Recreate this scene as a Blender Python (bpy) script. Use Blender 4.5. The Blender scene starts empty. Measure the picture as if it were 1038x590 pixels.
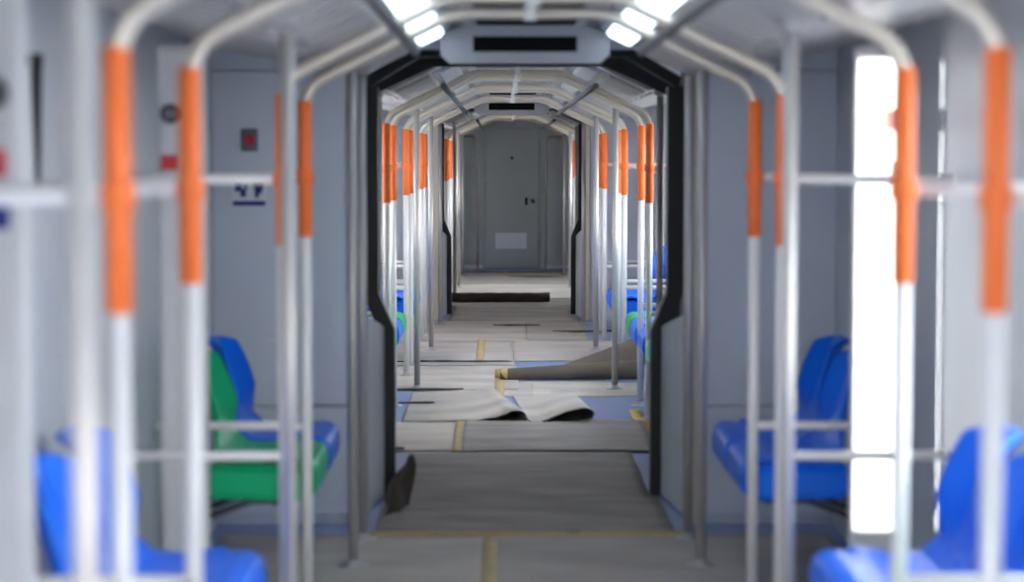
import bpy, bmesh, math, random
from mathutils import Vector, Matrix, noise
random.seed(7)
S = bpy.context.scene
COL = S.collection
R = math.radians

# ------------------------------------------------------------------ camera
F_PX, VPX, VPY = 2122.0, 508.0, 158.0
CAMX, EYE = -0.095, 1.5
cam = bpy.data.objects.new('camera', bpy.data.cameras.new('camera'))
COL.objects.link(cam)
cam.location = (CAMX, 0, EYE)
cam.rotation_euler = (R(90) - math.atan((295 - VPY) / F_PX), 0, -math.atan((519 - VPX) / F_PX))
cam.data.sensor_width = 36
cam.data.lens = F_PX / 1038 * 36
cam.data.clip_start = 0.05
cam.data.clip_end = 400
cam.data.dof.use_dof = True
cam.data.dof.focus_distance = 16.5
cam.data.dof.aperture_fstop = 1.9
S.camera = cam

# --------------------------------------------------------------- materials
def lin(c):
    return tuple(((v / 12.92) if v <= 0.04045 else ((v + 0.055) / 1.055) ** 2.4) for v in c)

def mat(name, rgb, rough=0.5, metal=0.0, var=0.0, scale=8.0, bump=0.0, bscale=40.0, stretch=(1, 1, 1), coat=0.0, rnd=0.0, spec=0.5):
    """rgb is sRGB 0-255."""
    m = bpy.data.materials.new(name)
    m.use_nodes = True
    nt = m.node_tree
    b = nt.nodes['Principled BSDF']
    c = lin([v / 255 for v in rgb])
    b.inputs['Roughness'].default_value = rough
    b.inputs['Metallic'].default_value = metal
    b.inputs['Coat Weight'].default_value = coat
    b.inputs['Coat Roughness'].default_value = 0.08
    b.inputs['Specular IOR Level'].default_value = spec
    tc = nt.nodes.new('ShaderNodeTexCoord')
    mp = nt.nodes.new('ShaderNodeMapping')
    mp.inputs['Scale'].default_value = stretch
    nt.links.new(tc.outputs['Object'], mp.inputs['Vector'])
    nz = nt.nodes.new('ShaderNodeTexNoise')
    nz.inputs['Scale'].default_value = scale
    nz.inputs['Detail'].default_value = 5
    nt.links.new(mp.outputs['Vector'], nz.inputs['Vector'])
    rp = nt.nodes.new('ShaderNodeValToRGB')
    k = var
    rp.color_ramp.elements[0].position = 0.3
    rp.color_ramp.elements[1].position = 0.7
    rp.color_ramp.elements[0].color = tuple(max(0, v * (1 - k)) for v in c) + (1,)
    rp.color_ramp.elements[1].color = tuple(min(1, v * (1 + k)) for v in c) + (1,)
    nt.links.new(nz.outputs['Fac'], rp.inputs['Fac'])
    out = rp.outputs['Color']
    if rnd:
        oi = nt.nodes.new('ShaderNodeObjectInfo')
        mr = nt.nodes.new('ShaderNodeMapRange')
        mr.inputs['To Min'].default_value = 1 - rnd
        mr.inputs['To Max'].default_value = 1 + rnd
        nt.links.new(oi.outputs['Random'], mr.inputs['Value'])
        mx = nt.nodes.new('ShaderNodeVectorMath')
        mx.operation = 'SCALE'
        nt.links.new(out, mx.inputs[0])
        nt.links.new(mr.outputs['Result'], mx.inputs['Scale'])
        out = mx.outputs['Vector']
    nt.links.new(out, b.inputs['Base Color'])
    if bump:
        n2 = nt.nodes.new('ShaderNodeTexNoise')
        n2.inputs['Scale'].default_value = bscale
        n2.inputs['Detail'].default_value = 4
        nt.links.new(mp.outputs['Vector'], n2.inputs['Vector'])
        bp = nt.nodes.new('ShaderNodeBump')
        bp.inputs['Strength'].default_value = bump
        bp.inputs['Distance'].default_value = 0.01
        nt.links.new(n2.outputs['Fac'], bp.inputs['Height'])
        nt.links.new(bp.outputs['Normal'], b.inputs['Normal'])
    return m

M = {}
M['wall'] = mat('wall_panel', (200, 203, 209), 0.42, var=0.04, scale=2)
M['bulk'] = mat('bulkhead_panel', (210, 215, 224), 0.45, var=0.05, scale=1.5)
M['jamb'] = mat('jamb_paint', (216, 203, 184), 0.4, var=0.04)
M['ceil'] = mat('ceiling_panel', (190, 186, 184), 0.3, var=0.04, scale=2)
M['ceilgloss'] = mat('ceiling_gloss', (205, 212, 222), 0.12, metal=0.6)
M['pole'] = mat('pole_white', (236, 233, 230), 0.32, metal=0.0, var=0.03, coat=0.3)
M['steel'] = mat('pole_steel', (190, 185, 180), 0.42, metal=0.4, var=0.04)
M['orange'] = mat('orange_sleeve', (255, 124, 58), 0.5, var=0.05, scale=30, spec=0.35)
M['blue'] = mat('seat_blue', (0, 118, 250), 0.36, coat=0.0, var=0.05, scale=6, spec=0.4)
M['green'] = mat('seat_green', (0, 186, 124), 0.36, spec=0.4, var=0.05, scale=6)
M['black'] = mat('black_rubber', (22, 23, 26), 0.55, var=0.1)
M['bellow'] = mat('bellows_fabric', (62, 66, 72), 0.7, var=0.1, scale=4)
M['gang'] = mat('gangway_dark', (58, 58, 60), 0.6, var=0.06)
M['vinyl'] = mat('floor_vinyl', (150, 168, 205), 0.35, var=0.06, scale=3)
M['sheet'] = mat('floor_sheet', (202, 190, 176), 0.62, var=0.2, scale=1.6, bump=0.25, bscale=7, stretch=(1, 2.2, 1), rnd=0.1)
M['sheetgrey'] = mat('floor_sheet_darker', (166, 156, 146), 0.6, var=0.25, scale=2.2, bump=0.25, bscale=7, stretch=(1, 2.6, 1), rnd=0.06)  # darker, more mottled version of the floor sheet
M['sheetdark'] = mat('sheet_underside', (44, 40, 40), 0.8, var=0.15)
M['kraft'] = mat('kraft_brown', (108, 96, 82), 0.7, var=0.12, scale=5, bump=0.2, bscale=12)
M['kraftdark'] = mat('roll_brown', (100, 88, 78), 0.85, var=0.15, scale=5)
M['tape'] = mat('yellow_tape', (204, 176, 116), 0.5, var=0.12, scale=20)
M['yellow'] = mat('yellow_line', (232, 186, 60), 0.5, var=0.06)
M['doorg'] = mat('door_grey', (182, 187, 184), 0.45, var=0.05, scale=3)
M['grille'] = mat('vent_grey', (222, 226, 232), 0.4, metal=0.3)
M['red'] = mat('alarm_red', (205, 40, 48), 0.4)
M['navy'] = mat('sign_navy', (24, 40, 128), 0.5)
M['white'] = mat('sign_white', (228, 230, 234), 0.5)
M['boxgrey'] = mat('alarm_box', (112, 112, 116), 0.5)
M['rail'] = mat('rail_dark', (88, 88, 92), 0.45, metal=0.3)
M['arch'] = mat('arch_shaded', (216, 205, 188), 0.3, metal=0.4, var=0.04)  # pole finish with the shade of downward-facing bars put into a darker cream
M['redpale'] = mat('sticker_red_glare', (236, 122, 110), 0.5)  # red paled in its colour to imitate glare on the sunlit pillar
M['bluepale'] = mat('sticker_blue_glare', (150, 164, 226), 0.5)  # blue lightened the same way, glare put into the colour
M['lowpan'] = mat('low_panel', (222, 226, 232), 0.5, var=0.04)
M['ground'] = mat('concrete_yard', (168, 166, 160), 0.9, var=0.15, scale=0.8)
M['debris'] = mat('torn_mat', (74, 66, 58), 0.85, var=0.25, scale=14, bump=0.5, bscale=20)
M['pillar'] = mat('pillar_white', (206, 205, 204), 0.4, var=0.02)
M['display'] = mat('display_black', (12, 12, 14), 0.7, spec=0.1)
M['header'] = mat('header_grey', (160, 160, 164), 0.4, var=0.03)

M['lamp_off'] = mat('lamp_diffuser', (214, 220, 228), 0.25, coat=0.2)
M['lamp_on'] = mat('lamp_diffuser_lit', (230, 236, 245), 0.25)
_b = M['lamp_on'].node_tree.nodes['Principled BSDF']
_b.inputs['Emission Color'].default_value = (0.66, 0.82, 1.0, 1)
_b.inputs['Emission Strength'].default_value = 2.0

def glass():
    m = bpy.data.materials.new('window_glass')
    m.use_nodes = True
    nt = m.node_tree
    nt.nodes.clear()
    o = nt.nodes.new('ShaderNodeOutputMaterial')
    t = nt.nodes.new('ShaderNodeBsdfTransparent')
    t.inputs['Color'].default_value = (0.93, 0.96, 0.98, 1)
    g = nt.nodes.new('ShaderNodeBsdfGlossy')
    g.inputs['Roughness'].default_value = 0.03
    mx = nt.nodes.new('ShaderNodeMixShader')
    mx.inputs['Fac'].default_value = 0.07
    nt.links.new(t.outputs[0], mx.inputs[1])
    nt.links.new(g.outputs[0], mx.inputs[2])
    nt.links.new(mx.outputs[0], o.inputs['Surface'])
    return m
M['glass'] = glass()
def frosted(name, k):
    m = bpy.data.materials.new(name)
    m.use_nodes = True
    nt = m.node_tree
    nt.nodes.clear()
    o = nt.nodes.new('ShaderNodeOutputMaterial')
    t = nt.nodes.new('ShaderNodeBsdfTranslucent')
    t.inputs['Color'].default_value = (0.94 * k, 0.97 * k, 1.05 * k, 1)
    g = nt.nodes.new('ShaderNodeBsdfGlossy')
    g.inputs['Roughness'].default_value = 0.25
    mx = nt.nodes.new('ShaderNodeMixShader')
    mx.inputs['Fac'].default_value = 0.06
    nt.links.new(t.outputs[0], mx.inputs[1])
    nt.links.new(g.outputs[0], mx.inputs[2])
    nt.links.new(mx.outputs[0], o.inputs['Surface'])
    return m
M['blind'] = frosted('window_blind', 0.05)  # blind added out of view to keep sunbeams off the right side
M['frost'] = frosted('added_frosting', 0.34)  # frosting added to unseen left panes to break up sunbeams

# ----------------------------------------------------------------- helpers
class MB:
    def __init__(s):
        s.bm = bmesh.new()
    def box(s, a, b, bev=0.0, rot=None, pivot=None):
        t = bmesh.new()
        bmesh.ops.create_cube(t, size=1)
        c = [(a[i] + b[i]) / 2 for i in range(3)]
        d = [abs(b[i] - a[i]) for i in range(3)]
        for v in t.verts:
            v.co = Vector((v.co.x * d[0] + c[0], v.co.y * d[1] + c[1], v.co.z * d[2] + c[2]))
        if bev:
            bmesh.ops.bevel(t, geom=t.edges[:], offset=min(bev, min(d) * 0.45), segments=2, affect='EDGES', profile=0.5)
        if rot:
            p = Vector(pivot or c)
            bmesh.ops.rotate(t, verts=t.verts, cent=p, matrix=rot)
        s._merge(t)
        return s
    def _merge(s, t):
        me = bpy.data.meshes.new('tmp')
        t.to_mesh(me)
        t.free()
        s.bm.from_mesh(me)
        bpy.data.meshes.remove(me)
    def tube(s, pts, r, seg=14, cap=True, radii=None):
        pts = [Vector(p) for p in pts]
        n = len(pts)
        rings = []
        t0 = (pts[1] - pts[0]).normalized()
        up = Vector((0, 1, 0)) if abs(t0.y) < 0.9 else Vector((1, 0, 0))
        u = t0.cross(up).normalized()
        for i, p in enumerate(pts):
            if i == 0: t = t0
            elif i == n - 1: t = (pts[-1] - pts[-2]).normalized()
            else: t = ((pts[i + 1] - p).normalized() + (p - pts[i - 1]).normalized()).normalized()
            u = (u - t * u.dot(t)).normalized()
            w = t.cross(u)
            rr = radii[i] if radii else r
            rings.append([s.bm.verts.new(p + (u * math.cos(2 * math.pi * k / seg) + w * math.sin(2 * math.pi * k / seg)) * rr) for k in range(seg)])
        for i in range(n - 1):
            for k in range(seg):
                f = s.bm.faces.new((rings[i][k], rings[i][(k + 1) % seg], rings[i + 1][(k + 1) % seg], rings[i + 1][k]))
                f.smooth = True
        if cap:
            s.bm.faces.new(rings[0][::-1])
            s.bm.faces.new(rings[-1])
        return s
    def lathe(s, c, prof, seg=24, axis='Z'):
        rings = []
        for (r, h) in prof:
            ring = []
            for k in range(seg):
                a = 2 * math.pi * k / seg
                x, y = math.cos(a) * r, math.sin(a) * r
                p = {'Z': (x, y, h), 'Y': (x, h, y), 'X': (h, x, y)}[axis]
                ring.append(s.bm.verts.new(Vector(c) + Vector(p)))
            rings.append(ring)
        for i in range(len(rings) - 1):
            for k in range(seg):
                f = s.bm.faces.new((rings[i][k], rings[i][(k + 1) % seg], rings[i + 1][(k + 1) % seg], rings[i + 1][k]))
                f.smooth = True
        s.bm.faces.new(rings[0][::-1])
        s.bm.faces.new(rings[-1])
        return s
    def prism(s, poly, y0, y1):
        """poly: (x, z) outline extruded along Y."""
        a = [s.bm.verts.new((x, y0, z)) for x, z in poly]
        b = [s.bm.verts.new((x, y1, z)) for x, z in poly]
        s.bm.faces.new(a[::-1]); s.bm.faces.new(b)
        n = len(poly)
        for i in range(n):
            s.bm.faces.new((a[i], a[(i + 1) % n], b[(i + 1) % n], b[i]))
        return s
    def grid(s, fn, nu, nv, thick=0.0):
        g = [[Vector(fn(i / nu, j / nv)) for j in range(nv + 1)] for i in range(nu + 1)]
        vs = [[s.bm.verts.new(p) for p in row] for row in g]
        fs = []
        for i in range(nu):
            for j in range(nv):
                f = s.bm.faces.new((vs[i][j], vs[i + 1][j], vs[i + 1][j + 1], vs[i][j + 1]))
                f.smooth = True
                fs.append(f)
        if thick:
            bmesh.ops.recalc_face_normals(s.bm, faces=fs)
            bmesh.ops.solidify(s.bm, geom=fs, thickness=thick)
        return s
    def mesh(s, name, m):
        bmesh.ops.recalc_face_normals(s.bm, faces=s.bm.faces[:])
        me = bpy.data.meshes.new(name)
        s.bm.to_mesh(me)
        s.bm.free()
        for q in (m if isinstance(m, (list, tuple)) else [m]):
            me.materials.append(q)
        return me
    def build(s, name, m, parent=None):
        return put(name, s.mesh(name, m), parent)

def put(name, me, parent=None, loc=None):
    o = bpy.data.objects.new(name, me)
    COL.objects.link(o)
    if parent: o.parent = parent
    if loc: o.location = loc
    return o

def tag(o, label, cat, group=None, kind=None):
    o['label'] = label
    o['category'] = cat
    if group: o['group'] = group
    if kind: o['kind'] = kind
    return o

def struct(o, label=None):
    o['kind'] = 'structure'
    if label: o['label'] = label
    return o

def empty(name, loc, label, cat, group=None, rz=0):
    o = bpy.data.objects.new(name, None)
    COL.objects.link(o)
    o.location = loc
    o.rotation_euler.z = rz
    return tag(o, label, cat, group)

def fillet(pts, rad, seg=7):
    out = [Vector(pts[0])]
    for i in range(1, len(pts) - 1):
        p, a, b = Vector(pts[i]), Vector(pts[i - 1]), Vector(pts[i + 1])
        da, db = (a - p).normalized(), (b - p).normalized()
        ang = da.angle(db)
        r = rad[i - 1] if isinstance(rad, (list, tuple)) else rad
        d = min(r / math.tan(ang / 2), (a - p).length * 0.49, (b - p).length * 0.49)
        q0, q1 = p + da * d, p + db * d
        for k in range(seg + 1):
            t = k / seg
            out.append(q0 * (1 - t) ** 2 + p * 2 * t * (1 - t) + q1 * t * t)
    out.append(Vector(pts[-1]))
    return out

def at(px, py, Y):
    """photo pixel at depth Y -> X, Z in the carriage."""
    return (px - VPX) * Y / F_PX + CAMX, EYE - (py - VPY) * Y / F_PX

# ------------------------------------------------------------ carriage shell
HW = 1.26               # half width to the side wall
ZW, ZC, XC = 1.93, 2.02, 0.27
SECT = [(-1.2, 8.45), (10.75, 19.0), (21.3, 27.95)]
END = 27.95

# floor
struct(MB().box((-1.35, -1.2, -0.08), (1.35, END + 0.1, 0)).build('floor', M['vinyl']))
# yard outside
struct(MB().box((-60, -60, -1.0), (60, 90, -0.95)).build('ground', M['ground']))

# ceilings (slopes, flat middle, transverse ribs)
SLOPE = [(0.27, 2.02), (0.66, 1.835), (0.95, 1.885), (1.36, 1.955)]
def zceil(x):
    x = abs(x)
    if x <= SLOPE[0][0]: return SLOPE[0][1]
    for (xa, za), (xb, zb) in zip(SLOPE, SLOPE[1:]):
        if x <= xb: return za + (zb - za) * (x - xa) / (xb - xa)
    return SLOPE[-1][1]
def ceiling(y0, y1, first):
    b = MB()
    th = 0.05
    for sx in (-1, 1):
        b.prism([(sx * x, z) for x, z in SLOPE] + [(sx * x, z + th) for x, z in reversed(SLOPE)], y0, y1)
    b.prism([(-XC, ZC), (XC, ZC), (XC, ZC + th), (-XC, ZC + th)], y0, y1)
    y = y0 + 0.22
    while y < y1 - 0.25:
        for sx in (-1, 1):
            b.prism([(sx * x, zceil(x) - d) for x, d in ((0.70, 0.014), (1.22, 0.014), (1.22, 0.0), (0.70, 0.0))], y, y + 0.11)
        for dy in (0.0, 0.17):
            for sx in (-1, 1):
                b.prism([(sx * x, zceil(x) - d) for x, d in ((0.47, 0.016), (0.65, 0.016), (0.65, 0.0), (0.47, 0.0))], y + dy, y + dy + 0.085)
        b.prism([(-0.24, ZC - 0.010), (0.24, ZC - 0.010), (0.24, ZC), (-0.24, ZC)], y, y + 0.06)
        y += 0.34
    o = b.build('ceiling', M['ceil'])
    struct(o)
    return o
for i, (a, b_) in enumerate(SECT):
    ceiling(a, b_ + 0.09, i == 0)

# lamp strips under the ceiling
def lampstrip(y0, y1, sx, lit, where):
    t = empty('ceiling_lamp', (0, (y0 + y1) / 2, 0), f'long ceiling lamp strip along the {where}', 'ceiling lamp', 'ceiling lamp strips')
    h = (y1 - y0) / 2
    def strip_poly(xa, xb, d0, d1, e):
        return [(sx * xa, zceil(xa) - d0), (sx * (xa + e), zceil(xa + e) - d1), (sx * (xb - e), zceil(xb - e) - d1), (sx * xb, zceil(xb) - d0)]
    MB().prism(strip_poly(0.285, 0.455, 0.0005, 0.012, 0.01), -h, h).build('housing', M['ceilgloss'], t)
    n = max(1, int(2 * h / 1.2))
    for k in range(n):
        a, b_ = -h + 2 * h * k / n + 0.03, -h + 2 * h * (k + 1) / n - 0.03
        MB().prism(strip_poly(0.32, 0.42, 0.012, 0.024, 0.012), a, b_).build('diffuser', M['lamp_on' if lit else 'lamp_off'], t)
for (a, b_), nm in zip(SECT, ('nearest carriage', 'middle carriage', 'far carriage')):
    for sx, sd in ((-1, 'left'), (1, 'right')):
        lampstrip(max(a, 1.0) + 0.1, b_ - 0.15, sx, a < 5, f'{sd} side of the {nm}')

# side walls with window openings
LEFT_W = [(-0.9, 0.6), (3.0, 4.98), (5.706, 5.778), (11.4, 13.9), (15.2, 18.0), (22.2, 24.9)]  # the narrow slot is an added opening that lets sun onto the right pillar
RIGHT_W = [(-0.9, 0.6), (3.8, 5.3), (11.4, 13.9), (14.2, 16.5), (22.2, 24.9)]
SILL = {True: 0.86}
def zrange(w): return (0.38, 1.85) if w[1] - w[0] < 0.2 else (0.84, 1.88) if w[0] < 9 else (0.95, 1.78)
wn = 0
for sx, nm, wins in ((-1, 'left', LEFT_W), (1, 'right', RIGHT_W)):
    x0, x1 = sorted((sx * HW, sx * (HW + 0.07)))
    b = MB()
    for (a, e) in SECT:
        y = a
        for w in [w for w in wins if a <= w[0] < e]:
            z0, z1 = zrange(w)
            if w[0] > y: b.box((x0, y, 0), (x1, w[0], ZW + 0.05))
            b.box((x0, w[0], 0), (x1, w[1], z0))
            b.box((x0, w[0], z1), (x1, w[1], ZW + 0.05))
            y = w[1]
        b.box((x0, y, 0), (x1, e + 0.09, ZW + 0.06))
        # wainscot seam
        xs0, xs1 = sorted((sx * HW, sx * (HW - 0.012)))
        b.box((xs0, a, 0.0), (xs1, e - 0.03, 0.10), 0.004)
    struct(b.build('wall_' + nm, M['wall']))
    for w in wins:
        wn += 1
        z0, z1 = zrange(w)
        f = MB()
        t = 0.035 if w[1] - w[0] > 0.4 else 0.005
        xa, xb = sorted((sx * (HW - 0.01), sx * (HW + 0.075)))
        f.box((xa, w[0], z0), (xb, w[0] + t, z1), 0.004).box((xa, w[1] - t, z0), (xb, w[1], z1), 0.004)
        f.box((xa, w[0] + t, z0), (xb, w[1] - t, z0 + t), 0.004).box((xa, w[0] + t, z1 - t), (xb, w[1] - t, z1), 0.004)
        o = struct(f.build(f'window_{wn}', M['jamb']))
        p = MB().box((sx * (HW + 0.03), w[0] + t, z0 + t), (sx * (HW + 0.036), w[1] - t, z1 - t)).build('pane', M['blind' if sx < 0 and abs(w[0] - 3.0) < 0.01 else 'frost' if sx < 0 and w[0] > 9 else 'glass'], o)

# bulkheads before each gangway
BH = 0
for yb in (8.45, 19.0):
    for sx, nm in ((-1, 'left'), (1, 'right')):
        b = MB()
        X = lambda v: sx * v
        def bx(xa, xb, za, zb, ya, yc, bev=0.0):
            l, h = sorted((sx * xa, sx * xb))
            b.box((l, ya, za), (h, yc, zb), bev)
        bx(0.715, HW, 0.49, 1.84, yb, yb + 0.05, 0.006)
        bx(0.715, HW, 0.04, 0.482, yb, yb + 0.05, 0.006)
        bx(0.70, HW + 0.06, 0.0, 2.0, yb + 0.03, yb + 0.06)
        bx(0.70, HW, 1.845, 2.0, yb, yb + 0.05, 0.006)
        o = struct(b.build('wall_bulkhead_' + nm, M['bulk']))
        j = MB()
        l, h = sorted((sx * 0.65, sx * 0.713))
        j.box((l, yb - 0.02, 0.0), (h, yb + 0.09, 1.88), 0.012)
        j.build('door_jamb', M['jamb'], o)
    # lintel over the passage
    BH += 1
    m = MB()
    m.prism([(-0.72, 1.82), (-0.45, 1.93), (0.45, 1.93), (0.72, 1.82), (1.3, 1.82), (1.3, 2.25), (-1.3, 2.25), (-1.3, 1.82)], yb + 0.062, yb + 0.1)
    struct(m.build('trim_%d' % BH, M['bulk']))

m = MB().box((-1.33, -1.26, -0.05), (1.33, -1.2, 0.95)).box((-1.33, -1.26, 1.85), (1.33, -1.2, 2.3))
m.box((-1.33, -1.26, 0.95), (-1.15, -1.2, 1.85)).box((1.15, -1.26, 0.95), (1.33, -1.2, 1.85)).box((-0.04, -1.26, 0.95), (0.04, -1.2, 1.85))
struct(m.build('wall_windscreen', M['wall']))
for ys in (10.75, 21.3):
    for sx, nm in ((-1, 'left'), (1, 'right')):
        l, h = sorted((sx * 0.79, sx * 1.33))
        m = MB().box((l, ys - 0.03, -0.02), (h, ys, 2.0))
        m.prism([(sx * 0.79, 1.80), (sx * 0.40, 1.97), (sx * 0.40, 2.3), (sx * 1.36, 2.3), (sx * 1.36, 1.80)], ys - 0.03, ys)
        struct(m.build('wall_front_' + nm, M['gang']))
    struct(MB().box((-0.4, ys - 0.03, 2.0), (0.4, ys, 2.3)).build('trim_lintel', M['gang']))

# gangways: bellows, rubber portal, low panels, turntable
def gangway(y0, y1, which):
    b = MB()
    n = 15
    def prof(off):
        return [(-0.80 - off, 0.0), (-0.80 - off, 1.80 + off * 0.5), (-0.46, 1.97 + off), (0.46, 1.97 + off), (0.80 + off, 1.80 + off * 0.5), (0.80 + off, 0.0)]
    rows = []
    for k in range(2 * n + 1):
        y = y0 + 0.952 + (y1 - 0.029 - y0 - 0.952) * k / (2 * n)
        rows.append([b.bm.verts.new((x, y, z)) for x, z in prof(0.06 if k % 2 else -0.012 if k in (0, 2 * n) else 0.0)])
    for i in range(len(rows) - 1):
        for j in range(5):
            b.bm.faces.new((rows[i][j], rows[i][j + 1], rows[i + 1][j + 1], rows[i + 1][j]))
    bmesh.ops.recalc_face_normals(b.bm, faces=b.bm.faces[:])
    bmesh.ops.solidify(b.bm, geom=b.bm.faces[:], thickness=0.01)
    o = b.build('gangway_bellows', M['bellow'])
    tag(o, f'grey folded gangway bellows of the {which}', 'bellows', 'gangway bellows')
    # inner liner walls and roof between bulkhead and portal
    yp = y0 + 0.75
    l = MB()
    for sx in (-1, 1):
        a, c = sorted((sx * 0.71, sx * 0.795))
        l.box((a, y0 + 0.09, 0.0), (c, yp + 0.2, 1.9))
    l.prism([(-0.75, 1.86), (-0.42, 1.99), (0.42, 1.99), (0.75, 1.86), (0.9, 1.95), (0.9, 2.2), (-0.9, 2.2), (-0.9, 1.95)], y0 + 0.1, yp + 0.19)
    struct(l.build('wall_gangway', M['gang']))
    # portal
    root = empty('gangway_portal', (0, yp, 0), f'black rubber portal frame at the start of the {which}', 'portal frame', 'gangway portals')
    for sx, sd in ((-1, 'left'), (1, 'right')):
        q = MB()
        pts = [(sx * 0.600, 0.01), (sx * 0.600, 0.74), (sx * 0.668, 0.90), (sx * 0.668, 1.80)]
        w = 0.036
        ol = [(x - w, z) for x, z in pts] + [(x + w, z) for x, z in reversed(pts)]
        q.prism(ol, -0.05, 0.05)
        q.build('side_seal', M['black'], root)
    q = MB()
    pts = [(-0.668, 1.80), (-0.45, 1.93), (0.45, 1.93), (0.668, 1.80)]
    ol = pts + [(x * 1.04, z + 0.04) for x, z in reversed(pts)]
    q.prism(ol, -0.05, 0.05)
    q.build('top_seal', M['black'], root)
    for sx, sd in ((-1, 'left'), (1, 'right')):
        q = MB()
        P = [(sx * 0.668, y0 + 0.10), (sx * 0.606, yp - 0.06), (sx * 0.705, yp - 0.06), (sx * 0.705, y0 + 0.10)]
        zt = [0.80, 0.70, 0.70, 0.80]
        lo = [q.bm.verts.new((x, y, 0.004)) for x, y in P]
        hi = [q.bm.verts.new((x, y, z + 0.06)) for (x, y), z in zip(P, zt)]
        q.bm.faces.new(lo[::-1]); q.bm.faces.new(hi)
        for i in range(4):
            q.bm.faces.new((lo[i], lo[(i + 1) % 4], hi[(i + 1) % 4], hi[i]))
        bmesh.ops.bevel(q.bm, geom=q.bm.edges[:], offset=0.008, segments=2, affect='EDGES')
        o = q.build('kick_panel', M['lowpan'])
        tag(o, f'pale grey low side panel on the {sd} inside the {which}', 'side panel', 'gangway side panels')
gangway(8.45, 10.75, 'nearer gangway')
gangway(19.0, 21.3, 'farther gangway')

# end wall and its door
DX = 0.055
b = MB()
x0, x1 = at(491.5, 0, END)[0], at(546.5, 0, END)[0]
b.box((-1.3, END, 0), (x0, END + 0.06, 2.2)).box((x1, END, 0), (1.3, END + 0.06, 2.2)).box((x0, END, 1.87), (x1, END + 0.06, 2.2))
# raised side panels with joints
xl = at(466, 0, END)[0]; xm = at(488, 0, END)[0]
b.box((-1.2, END - 0.012, 0.60), (xm, END, 1.95), 0.004).box((-1.2, END - 0.012, 0.06), (xm, END, 0.59), 0.004)
xr = at(550, 0, END)[0]
b.box((xr, END - 0.012, 0.06), (1.2, END, 1.95), 0.004)
b.box((-1.3, END + 0.062, -0.05), (1.3, END + 0.09, 2.25))
struct(b.build('wall_back', M['doorg']))
d = struct(MB().box((x0 + 0.006, END + 0.005, 0.012), (x1 - 0.006, END + 0.045, 1.862), 0.004).build('door_1', M['doorg']))
hx, hz = at(533.5, 204, END)
MB().box((hx - 0.018, END - 0.004, hz - 0.05), (hx + 0.018, END + 0.006, hz + 0.05), 0.006).build('handle_recess', M['black'], d)
hx, hz = at(540, 204, END)
MB().lathe((hx, END, hz), [(0.028, 0.006), (0.028, -0.008), (0.012, -0.014)], axis='Y').build('lock', M['rail'], d)
hx, hz = at(519, 160, END)
MB().lathe((hx, END, hz), [(0.022, 0.006), (0.022, -0.006), (0.010, -0.010)], axis='Y').build('peephole', M['rail'], d)
gx0, gz0 = at(502, 252, END); gx1, gz1 = at(534, 236, END)
g = MB()
g.box((gx0, END - 0.006, gz0), (gx1, END + 0.006, gz1), 0.003)
for k in range(9):
    xx = gx0 + 0.02 + (gx1 - gx0 - 0.04) * k / 8
    g.box((xx - 0.012, END - 0.014, gz0 + 0.02), (xx + 0.012, END - 0.005, gz1 - 0.02), 0.003)
g.build('vent_grille', M['grille'], d)
struct(MB().box((-1.1, END - 0.03, 0.0), (x0 - 0.03, END - 0.013, 0.045), 0.004).build('baseboard_back', M['white']))
struct(MB().box((x1 + 0.03, END - 0.03, 0.0), (1.1, END - 0.013, 0.045), 0.004).build('baseboard_back', M['white']))
for px, sx, sd in ((484.5, -1, 'left'), (553.5, 1, 'right')):
    xv = at(px, 0, END - 0.35)[0]
    t = empty('door_grab_rail', (xv, END - 0.35, 0), f'bent steel grab rail standing {sd} of the grey end door', 'grab rail', 'end door grab rails')
    xw = at(466, 0, END)[0] - xv if sx < 0 else at(569, 0, END)[0] - xv
    MB().tube(fillet([(0, 0, 0.0), (0, 0, 1.76), (xw, 0.335, 1.76)], 0.16, 10), 0.017).build('rail', M['steel'], t)
    MB().lathe((0, 0, 0), [(0.05, 0.0), (0.05, 0.008), (0.02, 0.02)]).build('floor_flange', M['steel'], t)

# ------------------------------------------------------- arched pole frames
XO, XS = 0.74, 0.635
def arch_pts(x, zb, zc):
    return fillet([(-x, 0, zb - 0.30), (-x, 0, zb), (-0.25, 0, zc), (0.25, 0, zc), (x, 0, zb), (x, 0, zb - 0.30)], [0.13, 0.25, 0.25, 0.13], 9)
pr = 0.0188
ME = {}
ME['opole'] = MB().tube([(0, 0, 0.0), (0, 0, 1.432)], pr).mesh('opole', M['pole'])
ME['spole'] = MB().tube([(0, 0, 0.0), (0, 0, 1.50)], pr).mesh('spole', M['steel'])
ME['oarch'] = MB().tube(arch_pts(XO, 1.725, 1.965), pr).mesh('oarch', M['arch'])
ME['sarch'] = MB().tube(arch_pts(XS, 1.80, 1.965), pr).mesh('sarch', M['arch'])
ME['sleeve'] = MB().lathe((0, 0, 0), [(0.0195, 0.0), (0.0230, 0.003), (0.0230, 0.445), (0.0195, 0.448)], 18).mesh('sleeve', M['orange'])
ME['flange'] = MB().lathe((0, 0, 0), [(0.052, 0.0), (0.052, 0.007), (0.03, 0.012), (0.022, 0.03)]).mesh('flange', M['steel'])
ME['bar'] = MB().tube([(0.0, 0, 0), (0.505, 0, 0)], 0.015).mesh('bar', M['pole'])
ME['clamp'] = MB().lathe((0, 0, 0), [(0.026, -0.022), (0.0295, -0.018), (0.0295, 0.018), (0.026, 0.022)]).mesh('clamp', M['orange'])
ME['hanger'] = MB().tube([(0, 0, 1.97), (0, 0, 2.018)], 0.014).lathe((0, 0, 1.965), [(0.021, -0.024), (0.0225, -0.02), (0.0225, 0.02), (0.021, 0.024)]).mesh('hanger', M['pole'])

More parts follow.
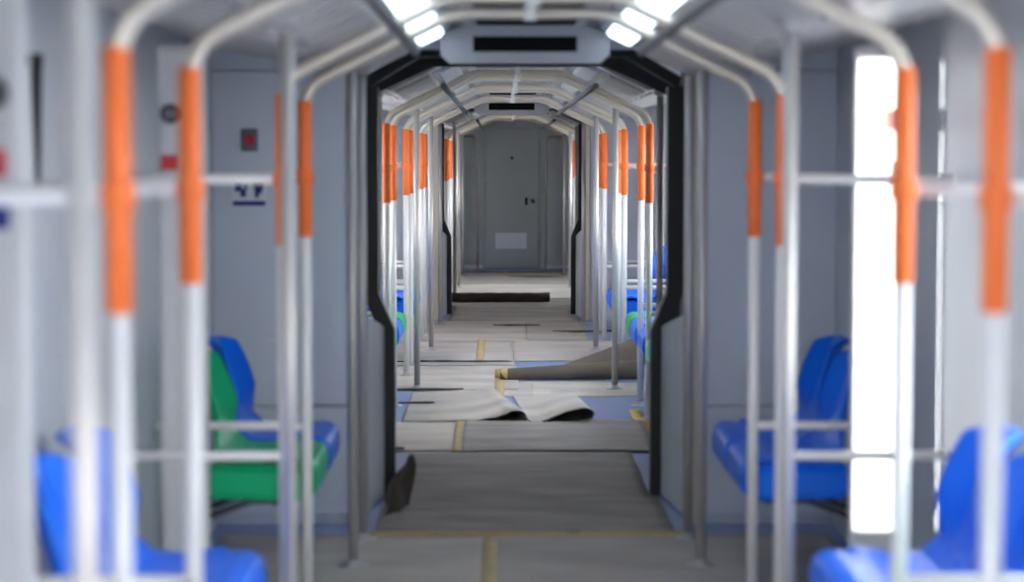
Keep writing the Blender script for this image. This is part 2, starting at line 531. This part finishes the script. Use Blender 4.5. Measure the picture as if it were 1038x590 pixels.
def frame(Y, orange, label, dx=0.0, bars=True):
    t = empty('arched_grab_pole', (dx, Y, 0), label, 'grab pole', 'arched poles with orange sleeves' if orange else 'plain steel arched poles')
    x = XO if orange else XS
    put('arch_bar', ME['oarch' if orange else 'sarch'], t)
    put('ceiling_hanger', ME['hanger'], t)
    for sx in (-1, 1):
        put('pole', ME['opole' if orange else 'spole'], t, (sx * x, 0, 0))
        put('floor_flange', ME['flange'], t, (sx * x, 0, 0))
        if orange:
            s = put('grip_sleeve', ME['sleeve'], t, (sx * x, 0, 1.235))
            s['label'] = 'orange plastic grip sleeve'
            if bars:
                for z in (1.43, 0.607):
                    c = put('cross_bar', ME['bar'], t, (sx * x, 0, z))
                    if sx < 0: c.rotation_euler.z = math.pi
                    k = put('clamp', ME['clamp'], c) if z > 1 else None
    return t

ORANGE = [
 (3.53, 'nearest arched white pole frame with orange sleeves, at the outer picture edges'),
 (4.35, 'second nearest arched white pole frame with orange sleeves, beside the near blue seats'),
 (6.20, 'third nearest orange-sleeved pole frame, half hidden behind the nearer plain steel poles'),
 (6.90, 'fourth nearest orange-sleeved arched pole frame, before the far seats and bulkhead'),
 (11.80, 'orange-sleeved pole frame just past the nearer gangway, dim behind its rubber portal'),
 (12.50, 'second orange-sleeved pole frame of the middle carriage, beside the curled floor sheets'),
 (14.20, 'third orange-sleeved pole frame of the middle carriage, just behind the brown conical roll'),
 (14.90, 'fourth orange-sleeved pole frame of the middle carriage, paired with the one before it'),
 (16.90, 'fifth orange-sleeved pole frame of the middle carriage, in its last pair'),
 (17.60, 'last orange-sleeved pole frame of the middle carriage, before the farther gangway'),
 (22.30, 'first orange-sleeved pole frame past the farther gangway, just behind the dark roll'),
 (23.00, 'second orange-sleeved pole frame of the far carriage'),
 (24.70, 'third orange-sleeved pole frame of the far carriage'),
 (25.40, 'fourth orange-sleeved pole frame of the far carriage'),
 (27.00, 'farthest orange-sleeved pole frame, closest to the grey end door'),
]
for Y, lb in ORANGE:
    frame(Y, True, lb, DX if Y > 20 else 0)
STEEL = [
 (2.70, (-1,), 'nearest of all, very blurred at the picture edge'),
 (5.30, (-1, 1), 'beside the far end of the near blue seats'),
 (7.58, (-1, 1), 'with its foot on the near floor before the passage'),
 (8.12, (-1, 1), 'close against the nearer bulkhead'),
 (10.95, (-1, 1), 'right behind the nearer gangway'),
 (13.40, (-1, 1), 'in line with the thin end of the brown conical roll'),
 (16.10, (-1, 1), 'midway along the middle carriage behind the conical roll'),
 (18.55, (-1, 1), 'just before the farther bulkhead'),
 (21.80, (-1, 1), 'right behind the dark roll in the far carriage'),
 (23.75, (-1, 1), 'midway along the far carriage'),
 (25.95, (-1, 1), 'farthest away toward the end door'),
]
ME['spole'] = MB().tube([(0, 0, 0.0), (0, 0, zceil(XS) + 0.003)], pr).mesh('spole', M['steel'])
ME['sflange'] = MB().lathe((0, 0, 0), [(0.022, -0.03), (0.034, -0.012), (0.042, 0.0), (0.042, 0.006)]).mesh('sflange', M['steel'])
for Y, sides, lb in STEEL:
    for sx in sides:
        t = empty('grab_pole', (sx * (0.735 if Y == 10.95 else XS) + (DX if Y > 20 else 0), Y, 0), f'{"left" if sx < 0 else "right"} straight steel pole {lb}', 'grab pole', 'straight steel grab poles')
        put('pole', ME['spole'], t)
        put('floor_flange', ME['flange'], t)
        put('ceiling_flange', ME['sflange'], t, (0, 0, zceil(XS) - 0.006))

# dark slot vents across the ceiling
for Y, w in ((7.22, 'nearer header, the first of two'), (8.0, 'nearer header, the closest to it'), (15.3, 'farther header, the first of two'), (17.2, 'farther header, the closest to it')):
    t = empty('ceiling_vent', (0, Y, ZC), f'black slot vent across the ceiling before the {w}', 'vent', 'ceiling slot vents')
    MB().box((-0.19, -0.14, -0.016), (0.19, 0.14, -0.0005), 0.004).build('slot', M['display'], t)
    MB().box((-0.21, -0.155, -0.008), (0.21, 0.155, -0.0004), 0.003).build('frame', M['header'], t)

# long strap rails running under the arches
for (a, e), nm in zip(SECT, ('nearest', 'middle', 'far')):
    for sx, sd in ((-1, 'left'), (1, 'right')):
        dx = DX if a > 20 else 0
        o = MB().tube([(sx * 0.392 + dx, max(a, 1.0) + 0.05, 1.860), (sx * 0.392 + dx, e - (1.15 if e < 20 else 0.06), 1.860)], 0.016).build('ceiling_strap_rail', M['rail'])
        tag(o, f'dark rail running lengthwise under the {sd} ceiling of the {nm} carriage', 'rail', 'ceiling strap rails')

# ------------------------------------------------------------------- seats
def seat_meshes():
    prof = [(0.730, 0.352), (0.716, 0.372), (0.712, 0.42), (0.722, 0.468), (0.76, 0.487), (0.84, 0.478), (0.93, 0.462),
            (1.00, 0.468), (1.048, 0.51), (1.075, 0.58), (1.105, 0.68), (1.135, 0.775), (1.152, 0.825), (1.172, 0.838), (1.192, 0.82)]
    prof = [Vector((x, 0, z)) for x, z in prof]
    L = [0]
    for i in range(1, len(prof)): L.append(L[-1] + (prof[i] - prof[i - 1]).length)
    def P(t):
        d = t * L[-1]
        for i in range(1, len(prof)):
            if d <= L[i] + 1e-9:
                k = (d - L[i - 1]) / (L[i] - L[i - 1])
                return prof[i - 1].lerp(prof[i], k)
        return prof[-1].copy()
    tb = L[8] / L[-1]
    def shell(u, v, x_off=0):
        p = P(v)
        s = 2 * u - 1
        back = max(0.0, (v - tb) / (1 - tb))
        w = 0.235
        if back > 0:
            w = 0.235 - 0.02 * back - 0.075 * max(0, (back - 0.45) / 0.55) ** 2
        y = s * w
        e = abs(s) ** 2.5
        x = p.x - (0.055 * e * min(1, back * 3) if back > 0 else 0)
        z = p.z + (0.016 * e if 0.25 < v < tb else 0)
        z -= 0.03 * e * max(0, (back - 0.55) / 0.45)
        # two shallow flutes down the backrest
        if back > 0.05:
            x += 0.010 * math.exp(-((abs(s) - 0.42) / 0.13) ** 2) * min(1, back * 4)
        return (x, y, z)
    b = MB()
    b.grid(shell, 22, 44, 0.012)
    q = bmesh.new()
    bmesh.ops.create_cube(q, size=1)
    for v in q.verts:
        sxx, syy, szz = v.co.x > 0, v.co.y > 0, v.co.z > 0
        v.co = Vector((1.09 if sxx else 0.728, (0.232 if syy else -0.232), (0.458 if szz else (0.335 if not sxx else 0.345))))
    bmesh.ops.bevel(q, geom=q.edges[:], offset=0.02, segments=3, affect='EDGES')
    b._merge(q)
    sh = b.mesh('seat_shell', M['blue'])
    sh2 = sh.copy()
    sh2.materials.clear(); sh2.materials.append(M['green'])
    f = MB()
    for s in (-1, 1):
        f.tube(fillet([(1.235, s * 0.13, 0.22), (0.95, s * 0.13, 0.325), (0.80, s * 0.13, 0.325)], 0.05), 0.012)
        f.box((1.236, s * 0.13 - 0.03, 0.17), (1.247, s * 0.13 + 0.03, 0.27), 0.003)
    f.tube([(0.86, -0.19, 0.327), (0.86, 0.19, 0.327)], 0.011)
    br = f.mesh('bracket', M['rail'])
    w = MB()
    w.box((1.15, -0.05, 0.66), (1.255, 0.05, 0.72), 0.006)
    wb = w.mesh('wall_mount', M['rail'])
    return sh, sh2, br, wb
SB, SG, SBR, SWB = seat_meshes()
def seat(Y, side, col, label, dx=0):
    t = empty('bus_seat', (dx, Y, 0), label, 'seat', 'plastic shell seats along the walls', math.pi if side < 0 else 0)
    put('seat_shell', SB if col == 'b' else SG, t)
    put('support_bracket', SBR, t)
    put('wall_mount', SWB, t)
for a in [
 (4.64, -1, 'b', 'nearer blue shell seat at the far left, behind the blurred steel pole'),
 (5.12, -1, 'b', 'blue shell seat with bright highlights, farther one of the near left pair'),
 (4.64, 1, 'b', 'blue shell seat at the right picture edge beside the nearest orange sleeve'),
 (4.00, 1, 'g', 'green shell seat cut off by the lower right picture corner'),
 (5.12, 1, 'b', 'blue shell seat on the right between the two nearest orange-sleeved poles'),
 (7.22, -1, 'g', 'green shell seat on the left in front of the blue seat by the bulkhead'),
 (7.75, -1, 'b', 'blue shell seat on the left against the bulkhead with the alarm box'),
 (7.22, 1, 'b', 'blue shell seat on the right, beside the white sunlit pillar'),
 (7.75, 1, 'b', 'blue shell seat on the right, closest to the right bulkhead'),
 (11.42, 1, 'g', 'green shell seat on the right just past the nearer gangway'),
 (12.15, 1, 'b', 'blue shell seat on the right between the first pole pair of the middle carriage'),
 (12.85, 1, 'b', 'blue shell seat on the right behind the first pole pair of the middle carriage'),
 (13.38, 1, 'g', 'green shell seat on the right of the middle carriage near the brown roll'),
 (15.25, 1, 'b', 'blue shell seat on the right behind the second pole pair of the middle carriage'),
 (15.80, 1, 'b', 'farther blue shell seat on the right behind the second middle pole pair'),
 (12.15, -1, 'g', 'green shell seat on the left between the first pole pair of the middle carriage'),
 (12.85, -1, 'b', 'blue shell seat on the left behind the first pole pair of the middle carriage'),
 (13.38, -1, 'g', 'green shell seat on the left of the middle carriage, after a blue one'),
 (15.25, -1, 'b', 'blue shell seat on the left behind the second pole pair of the middle carriage'),
 (15.80, -1, 'b', 'farther blue shell seat on the left behind the second middle pole pair'),
 (25.75, -1, 'b', 'small distant blue shell seat on the left of the far carriage'),
]: seat(*a, dx=(-0.012 * a[1] if a[0] < 6 else 0))

# ----------------------------------------------------------- pillars, signs
def pillar(x0, x1, y0, y1, label):
    t = MB().box((x0, y0, 0.0), (x1, y1, 1.84), 0.02).build('pillar_cover', M['pillar'])
    return tag(t, label, 'pillar cover', 'white pillar covers')
pillar(-1.15, -1.0, 6.42, 6.48, 'white pillar cover on the left behind the second orange-sleeved pole')
pillar(0.985, 1.15, 6.42, 6.48, 'bright sunlit white pillar cover on the right beside an orange sleeve')
pillar(-1.15, -0.97, 3.86, 3.92, 'blurred white pillar cover at the left picture edge')
def push_button(x, y, z, r, label):
    t = empty('round_button', (x, y, z), label, 'button', 'black round buttons')
    MB().lathe((0, 0, 0), [(r, 0), (r, -0.012), (r * 0.8, -0.018)], axis='Y').build('bezel', M['black'], t)
    MB().lathe((0, 0, 0), [(r * 0.6, -0.0185), (r * 0.6, -0.024), (r * 0.4, -0.027)], axis='Y').build('cap', M['boxgrey'], t)
push_button(-1.105, 6.42, 1.628, 0.030, 'black round button high on the left white pillar by the second pole')
push_button(-1.03, 3.86, 1.616, 0.032, 'black round button on the white pillar at the left picture edge')
def plate(name, x, y, z, w, h, m, label, cat):
    o = MB().box((x - w / 2, y - 0.006, z - h / 2), (x + w / 2, y, z + h / 2), 0.002).build(name, m)
    return tag(o, label, cat)
plate('warning_sticker', -1.11, 6.42, 1.48, 0.05, 0.045, M['red'], 'small red sticker below the black button on the left white pillar', 'sticker')
plate('warning_sticker', -1.03, 3.86, 1.487, 0.05, 0.05, M['red'], 'small red sticker on the white pillar at the left picture edge', 'sticker')
plate('info_sticker', -1.03, 3.86, 1.395, 0.06, 0.06, M['navy'], 'small blue sticker under the red one at the left picture edge', 'sticker')
rs = empty('alarm_button', (1.075, 6.42, 1.61), 'red alarm button with dark side on the bright right pillar', 'alarm button')
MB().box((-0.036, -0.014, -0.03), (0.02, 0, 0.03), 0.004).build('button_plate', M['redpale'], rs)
MB().box((0.021, -0.02, -0.035), (0.036, 0, 0.035), 0.004).build('edge_guard', M['boxgrey'], rs)
bs = empty('info_sticker', (1.05, 6.42, 1.448), 'notice sticker with glare-paled blue print on the bright right pillar', 'sticker')
MB().box((-0.05, -0.003, -0.035), (0.05, 0, 0.035), 0.001).build('sheet', M['white'], bs)
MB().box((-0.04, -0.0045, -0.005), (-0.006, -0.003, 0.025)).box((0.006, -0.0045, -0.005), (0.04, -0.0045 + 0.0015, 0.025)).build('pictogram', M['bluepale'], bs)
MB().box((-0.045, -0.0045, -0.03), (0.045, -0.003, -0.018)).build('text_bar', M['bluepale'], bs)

# alarm box and blue pictogram sign on the left bulkhead
yb = 8.45
ax, az = at(254, 142, yb)
t = empty('alarm_box', (ax, yb, az), 'grey alarm box with red button on the left bulkhead', 'alarm box')
MB().box((-0.034, -0.02, -0.046), (0.034, 0, 0.046), 0.006).build('housing', M['boxgrey'], t)
c = MB().lathe((0, -0.02, 0), [(0.022, 0.0), (0.022, -0.01), (0.014, -0.018)], axis='Y').build('button', M['red'], t)
c['label'] = 'red round button'
MB().box((-0.085, -0.004, -0.16), (0.10, 0, 0.17), 0.002).build('back_plate', M['bulk'], t)
ax, az = at(253, 197, yb)
t = empty('pictogram_sign', (ax, yb, az), 'white sticker with two dark blue pictograms above a blue bar', 'sign')
MB().box((-0.07, -0.003, -0.052), (0.07, 0, 0.052), 0.001).build('sheet', M['white'], t)
b = MB()
# seated figure and a standing figure with a child, in flat blue
b.box((-0.058, -0.005, 0.012), (-0.028, -0.003, 0.044), 0.001).box((-0.036, -0.005, -0.010), (-0.012, -0.003, 0.022), 0.001).box((-0.020, -0.005, 0.018), (-0.008, -0.003, 0.040), 0.001)
b.build('pictogram', M['navy'], t)
b = MB()
b.box((0.022, -0.005, -0.012), (0.040, -0.003, 0.030), 0.001).box((0.018, -0.005, 0.022), (0.058, -0.003, 0.044), 0.001).box((0.040, -0.005, 0.004), (0.052, -0.003, 0.024), 0.001)
b.build('pictogram', M['navy'], t)
MB().box((-0.066, -0.005, -0.046), (0.066, -0.003, -0.026), 0.001).build('text_bar', M['navy'], t)
ax, az = at(277, 345, yb)
plate('small_label', ax, yb, az, 0.05, 0.008, M['white'], 'tiny white strip label on the left bulkhead above the seats', 'label')

# black strap on the left wall
xa = -1.21
t = empty('hanging_strap', (xa, 5.05, 0), 'black tapered strap hanging beside the left window strip', 'strap')
MB().prism([(-0.014, 1.725), (0.014, 1.725), (0.006, 1.44), (-0.004, 1.44)], -0.006, 0.006).build('strap', M['black'], t)
MB().box((-0.075, -0.012, 1.715), (0.016, 0.012, 1.745), 0.004).build('wall_bracket', M['black'], t)

# header display boxes above the passages
for yb, which in ((8.43, 'nearer'), (18.98, 'farther')):
    t = empty('header_display', (0, yb, 0), f'grey header box with black display above the {which} passage', 'display', 'header displays')
    MB().prism([(-0.335, 1.90), (-0.30, 1.867), (0.30, 1.867), (0.335, 1.90), (0.335, 1.975), (0.24, 2.018), (-0.24, 2.018), (-0.335, 1.975)], -0.10, 0.0).build('housing', M['header'], t)
    MB().box((-0.205, -0.106, 1.912), (0.205, -0.099, 1.972), 0.002).build('screen', M['display'], t)

# ------------------------------------------------- protective floor covering
zk = [0.0]
def sheet(x0, x1, y0, y1, label, wav=0.012, m='sheet', z=None, amp=0.002):
    zk[0] = (zk[0] + 0.0013) % 0.004
    zz = zk[0] + 0.0015 if z is None else z
    sd = random.random() * 50
    def fn(u, v):
        x = x0 + (x1 - x0) * u
        y = y0 + (y1 - y0) * v
        ex = wav * noise.noise((x * 5, y * 2, sd))
        return (x + ex, y + wav * 2.2 * noise.noise((x * 3 + 9, y, sd)), zz + amp * (1 + noise.noise((x * 3, y * 2.3, sd + 3))))
    o = MB().grid(fn, 24, 24, 0.0025).build('floor_sheet', M[m])
    return tag(o, label, 'floor sheet', 'protective floor sheets')
xt = at(496, 0, 7.8)[0]
sheet(-1.2, xt - 0.004, 6.3, 8.2, 'beige floor sheet at the bottom left, left of the lengthwise tape', z=0.002)
sheet(xt + 0.004, 1.2, 6.3, 8.2, 'beige floor sheet at the bottom right, right of the lengthwise tape', z=0.002)
sheet(-1.2, 1.2, 3.4, 6.28, 'nearest beige floor sheet, just below the picture edge', z=0.002)
sheet(-0.6, 0.6, 8.24, 9.12, 'grey floor sheet in the passage right behind the crosswise tape', z=0.002, m='sheetgrey')
sheet(-0.56, 0.56, 9.1, 10.5, 'grey beige floor sheet in the middle of the nearer gangway', z=0.0055, m='sheetgrey')
sheet(-0.72, -0.31, 10.55, 11.72, 'pale floor sheet on the left before the curled sheets', z=0.002)
sheet(-0.30, 0.70, 10.52, 11.75, 'darker streaked floor sheet on the right before the curled sheets', z=0.0055, amp=0.004, m='sheetgrey')
sheet(-1.15, 0.02, 13.35, 14.85, 'pale floor sheet on the left beside the brown conical roll', z=0.002)
sheet(0.1, 1.15, 13.0, 13.75, 'grey floor sheet lying in front of the brown conical roll', z=0.002)
sheet(-1.15, 0.0, 14.9, 16.8, 'beige floor sheet on the left behind the conical roll', z=0.002)
sheet(0.0, 1.15, 15.2, 16.9, 'beige floor sheet on the right behind the conical roll', z=0.0055)
sheet(-1.15, 0.12, 16.9, 18.95, 'beige floor sheet on the left before the farther bulkhead', z=0.002)
sheet(0.12, 0.62, 17.0, 18.95, 'beige floor sheet on the right before the farther bulkhead', z=0.002)
sheet(-0.74, 0.74, 20.95, 21.85, 'pale floor sheet lying under the dark roll', z=0.001)
sheet(-0.58, 0.58, 19.0, 20.9, 'grey floor sheet in the farther gangway before the dark roll', z=0.002)
sheet(-1.1, 1.15, 21.9, 24.4, 'brownish grey floor sheet behind the dark roll', z=0.002)
sheet(-1.1, 1.15, 24.45, 26.9, 'brownish floor sheet in front of the end door', z=0.002)

def strip(x0, x1, y0, y1, label, z, m='tape', name='tape_strip', cat='tape'):
    sd = random.random() * 30
    def fn(u, v):
        x, y = x0 + (x1 - x0) * u, y0 + (y1 - y0) * v
        return (x + 0.006 * noise.noise((y * 4, sd, u)), y + 0.006 * noise.noise((x * 4, sd + 4, v)), z)
    n = 20
    o = MB().grid(fn, n if abs(x1 - x0) > abs(y1 - y0) else 2, 2 if abs(x1 - x0) > abs(y1 - y0) else n, 0.0012).build(name, M[m])
    tag(o, label, cat, 'yellow tape strips' if m == 'tape' else None)
strip(-0.64, 0.66, 8.17, 8.27, 'long yellow tape strip running crosswise over the near floor', 0.0075)
strip(xt - 0.028, xt + 0.028, 6.3, 8.16, 'yellow tape strip running lengthwise at the bottom of the picture', 0.0075)
strip(-0.345, -0.275, 10.5, 11.7, 'yellow tape strip lengthwise before the curled sheets', 0.0105)
xq = at(506, 0, 13.9)[0]
strip(xq - 0.03, xq + 0.03, 12.9, 14.6, 'yellow tape strip by the thin end of the conical roll', 0.0085)
xq = at(487, 0, 16.0)[0]
strip(xq - 0.03, xq + 0.03, 15.3, 17.0, 'yellow tape strip lengthwise in the middle carriage', 0.0095)
strip(0.66, 0.73, 11.3, 12.3, 'yellow painted line on the bare blue floor at right', 0.0012, 'yellow', 'floor_line', 'floor line')

# dark dirt seams: torn scraps of mat lying flat
def scrap(px0, px1, py, label, h=0.05):
    Y = (EYE) * F_PX / (py - VPY)
    xa, xb = at(px0, 0, Y)[0], at(px1, 0, Y)[0]
    sd = random.random() * 40
    def fn(u, v):
        x = xa + (xb - xa) * u
        w = h * (0.35 + abs(noise.noise((x * 5, sd, 0)))) * (4 * u * (1 - u)) ** 0.4
        return (x, Y + (v - 0.5) * 2 * w + 0.05 * noise.noise((x * 3, sd, 5)), 0.009 + 0.002 * v)
    o = MB().grid(fn, 30, 2, 0.002).build('torn_scrap', M['debris'])
    tag(o, label, 'scrap', 'torn dark scraps on the floor')
scrap(397, 520, 368, 'long dark torn scrap on the left floor of the middle carriage', 0.08)
scrap(500, 548, 331, 'dark torn scrap near the centre before the farther gangway', 0.09)
scrap(560, 640, 337, 'dark torn scrap on the right before the farther gangway', 0.09)
scrap(395, 440, 411, 'dark torn scrap at the left before the curled sheet', 0.05)
scrap(396, 470, 397, 'thin dark scrap on the left beside the steel pole foot', 0.05)
scrap(470, 560, 276.5, 'dark torn scrap along the foot of the end door', 0.12)
scrap(515, 566, 281, 'dark torn scrap on the far floor before the end door', 0.12)
scrap(398, 410, 457, 'small dark scrap on the left edge of the gangway floor', 0.05)

# curled sheets (open loops face the viewer)
def curl(name, label, prof_near, prof_far, y0, y1, m):
    """strip profile (x, z) blended from near to far, swept along Y."""
    n = len(prof_near)
    def sm(p, t):
        d = t * (len(p) - 1)
        i = min(int(d), len(p) - 2)
        k = d - i
        g = lambda j: Vector(p[max(0, min(len(p) - 1, j))])
        a, b, c, e = g(i - 1), g(i), g(i + 1), g(i + 2)
        return 0.5 * ((2 * b) + (c - a) * k + (2 * a - 5 * b + 4 * c - e) * k * k + (3 * b - a - 3 * c + e) * k ** 3)
    def fn(u, v):
        p = sm(prof_near, u).lerp(sm(prof_far, u), v)
        return (p.x, y0 + (y1 - y0) * v, max(0.004, p.y))
    b = MB()
    b.grid(fn, 60, 12, 0.004)
    o = b.build(name, m)
    me = o.data
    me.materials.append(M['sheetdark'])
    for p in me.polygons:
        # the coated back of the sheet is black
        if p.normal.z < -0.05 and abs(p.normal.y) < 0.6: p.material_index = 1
    return tag(o, label, 'curled sheet', 'curled floor sheets')
curl('curled_sheet', 'left curled floor sheet with a small dark open fold',
     [(-0.66, .006), (-0.45, .008), (-0.25, .012), (-0.10, .040), (-0.03, .070), (0.03, .062), (0.05, .028), (0.03, .006), (-0.06, .006), (-0.12, .008)],
     [(-0.66, .006), (-0.50, .008), (-0.36, .010), (-0.26, .020), (-0.18, .034), (-0.14, .028), (-0.13, .014), (-0.15, .006), (-0.20, .006), (-0.24, .007)],
     11.72, 13.2, M['sheet'])
curl('curled_sheet', 'right curled floor sheet with a large dark rounded fold',
     [(0.06, .020), (0.09, .010), (0.14, .016), (0.22, .052), (0.31, .082), (0.38, .092), (0.425, .066), (0.41, .024), (0.33, .007), (0.22, .006), (0.14, .006)],
     [(-0.02, .010), (0.04, .010), (0.12, .014), (0.20, .022), (0.27, .032), (0.33, .036), (0.36, .028), (0.35, .014), (0.30, .008), (0.22, .006), (0.16, .006)],
     11.66, 12.95, M['sheet'])

sheet(-0.62, 0.62, 12.98, 13.86, 'floor sheet lying between the curled sheets and the conical roll', z=0.001)
# brown conical roll with its loose flap on the right
t = empty('conical_sheet_roll', (0, 13.95, 0), 'large brown roll of floor sheet on the right with its loose end rising behind', 'sheet roll')
n = 24
xa, xb = -0.105, 0.86
pts, rad = [], []
for k in range(n + 1):
    u = k / n
    r = 0.036 + 0.030 * u
    pts.append((xa + (xb - xa) * u, 0.03 * math.sin(u * 2), r + 0.004)); rad.append(r)
MB().tube(pts, 0.05, 22, True, rad).build('roll', M['kraft'], t)
b = MB()
def flap(u, v):
    x = 0.31 + 0.57 * u
    top = 0.078 + 0.19 * u ** 1.1
    z = 0.072 + 0.03 * u + (top - 0.072) * math.sin(v * math.pi / 2)
    y = 0.03 + 0.15 * v + 0.02 * math.sin(u * 6)
    return (x, y, z)
b.grid(flap, 24, 12, 0.004)
b.build('loose_flap', M['kraft'], t)
MB().tube([(xa - 0.03, -0.005, 0.045), (xa + 0.05, 0, 0.043)], 0.03, 16, True, [0.026, 0.0395]).build('taped_tip', M['tape'], t)['label'] = 'yellow taped tip'
# dark roll far away
Y = 21.45
xa, xb = at(453, 0, Y)[0], at(557, 0, Y)[0]
t = empty('dark_sheet_roll', (0, Y, 0), 'dark brown rolled sheet lying crosswise in the far passage', 'sheet roll')
pts = [(xa + (xb - xa) * k / 20, 0.006 * math.sin(k), 0.051 + 0.002 * math.sin(k * 1.7)) for k in range(21)]
MB().tube(pts, 0.048, 20).build('roll', M['kraftdark'], t)
b = MB()
sp = [(xb + 0.002, 0.042 * (1 - k / 60) * math.cos(k * 0.45), 0.051 + 0.042 * (1 - k / 60) * math.sin(k * 0.45)) for k in range(50)]
b.tube(sp, 0.002, 6).build('spiral_edge', M['kraft'], t)
# torn standing mat by the portal
t = MB()
def torn(u, v):
    jag = 0.5 + 0.5 * noise.noise((u * 4.2, 3.1, 0)) + 0.25 * noise.noise((u * 13, 1.1, 0))
    h = (0.06 + 0.19 * u ** 0.8) * (0.75 + 0.3 * jag) * (1.0 if u < 0.9 else 1 - (u - 0.9) * 3)
    return (-0.585 + 0.105 * u + 0.012 * math.sin(v * 3 + u * 5), 8.62 + 0.27 * u + 0.07 * v + 0.03 * math.sin(u * 9), 0.006 + h * v)
t.grid(torn, 22, 10, 0.006)
tag(t.build('torn_mat_piece', M['debris']), 'dark torn piece of mat standing against the left rubber portal', 'mat piece')

# ------------------------------------------------------------------- light
w = bpy.data.worlds.new('sky')
S.world = w
w.use_nodes = True
nt = w.node_tree
bg = nt.nodes['Background']
tc = nt.nodes.new('ShaderNodeTexCoord')
sep = nt.nodes.new('ShaderNodeSeparateXYZ')
nt.links.new(tc.outputs['Generated'], sep.inputs[0])
rp = nt.nodes.new('ShaderNodeValToRGB')
rp.color_ramp.elements[0].position = 0.0
rp.color_ramp.elements[0].color = (1.0, 0.97, 0.93, 1)
rp.color_ramp.elements[1].position = 0.7
rp.color_ramp.elements[1].color = (0.72, 0.84, 1.0, 1)
nt.links.new(sep.outputs['Z'], rp.inputs['Fac'])
nt.links.new(rp.outputs['Color'], bg.inputs['Color'])
bg.inputs['Strength'].default_value = 5.0
sun = bpy.data.objects.new('sun', bpy.data.lights.new('sun', 'SUN'))
COL.objects.link(sun)
az, el = R(74), R(1)
dirv = Vector((math.sin(az) * math.cos(el), math.cos(az) * math.cos(el), -math.sin(el)))
sun.rotation_euler = dirv.to_track_quat('-Z', 'Y').to_euler()
sun.data.energy = 55
sun.data.angle = R(0.5)
sun.data.color = (1.0, 0.95, 0.88)

vs = S.view_settings
vs.view_transform = 'Standard'
vs.look = 'None'
vs.gamma = 1
vs.use_curve_mapping = False
vs.exposure = 1.0
S.cycles.use_denoising = True
S.cycles.max_bounces = 14
S.cycles.diffuse_bounces = 8
S.cycles.glossy_bounces = 6
S.cycles.transparent_max_bounces = 12
S.cycles.sample_clamp_indirect = 8
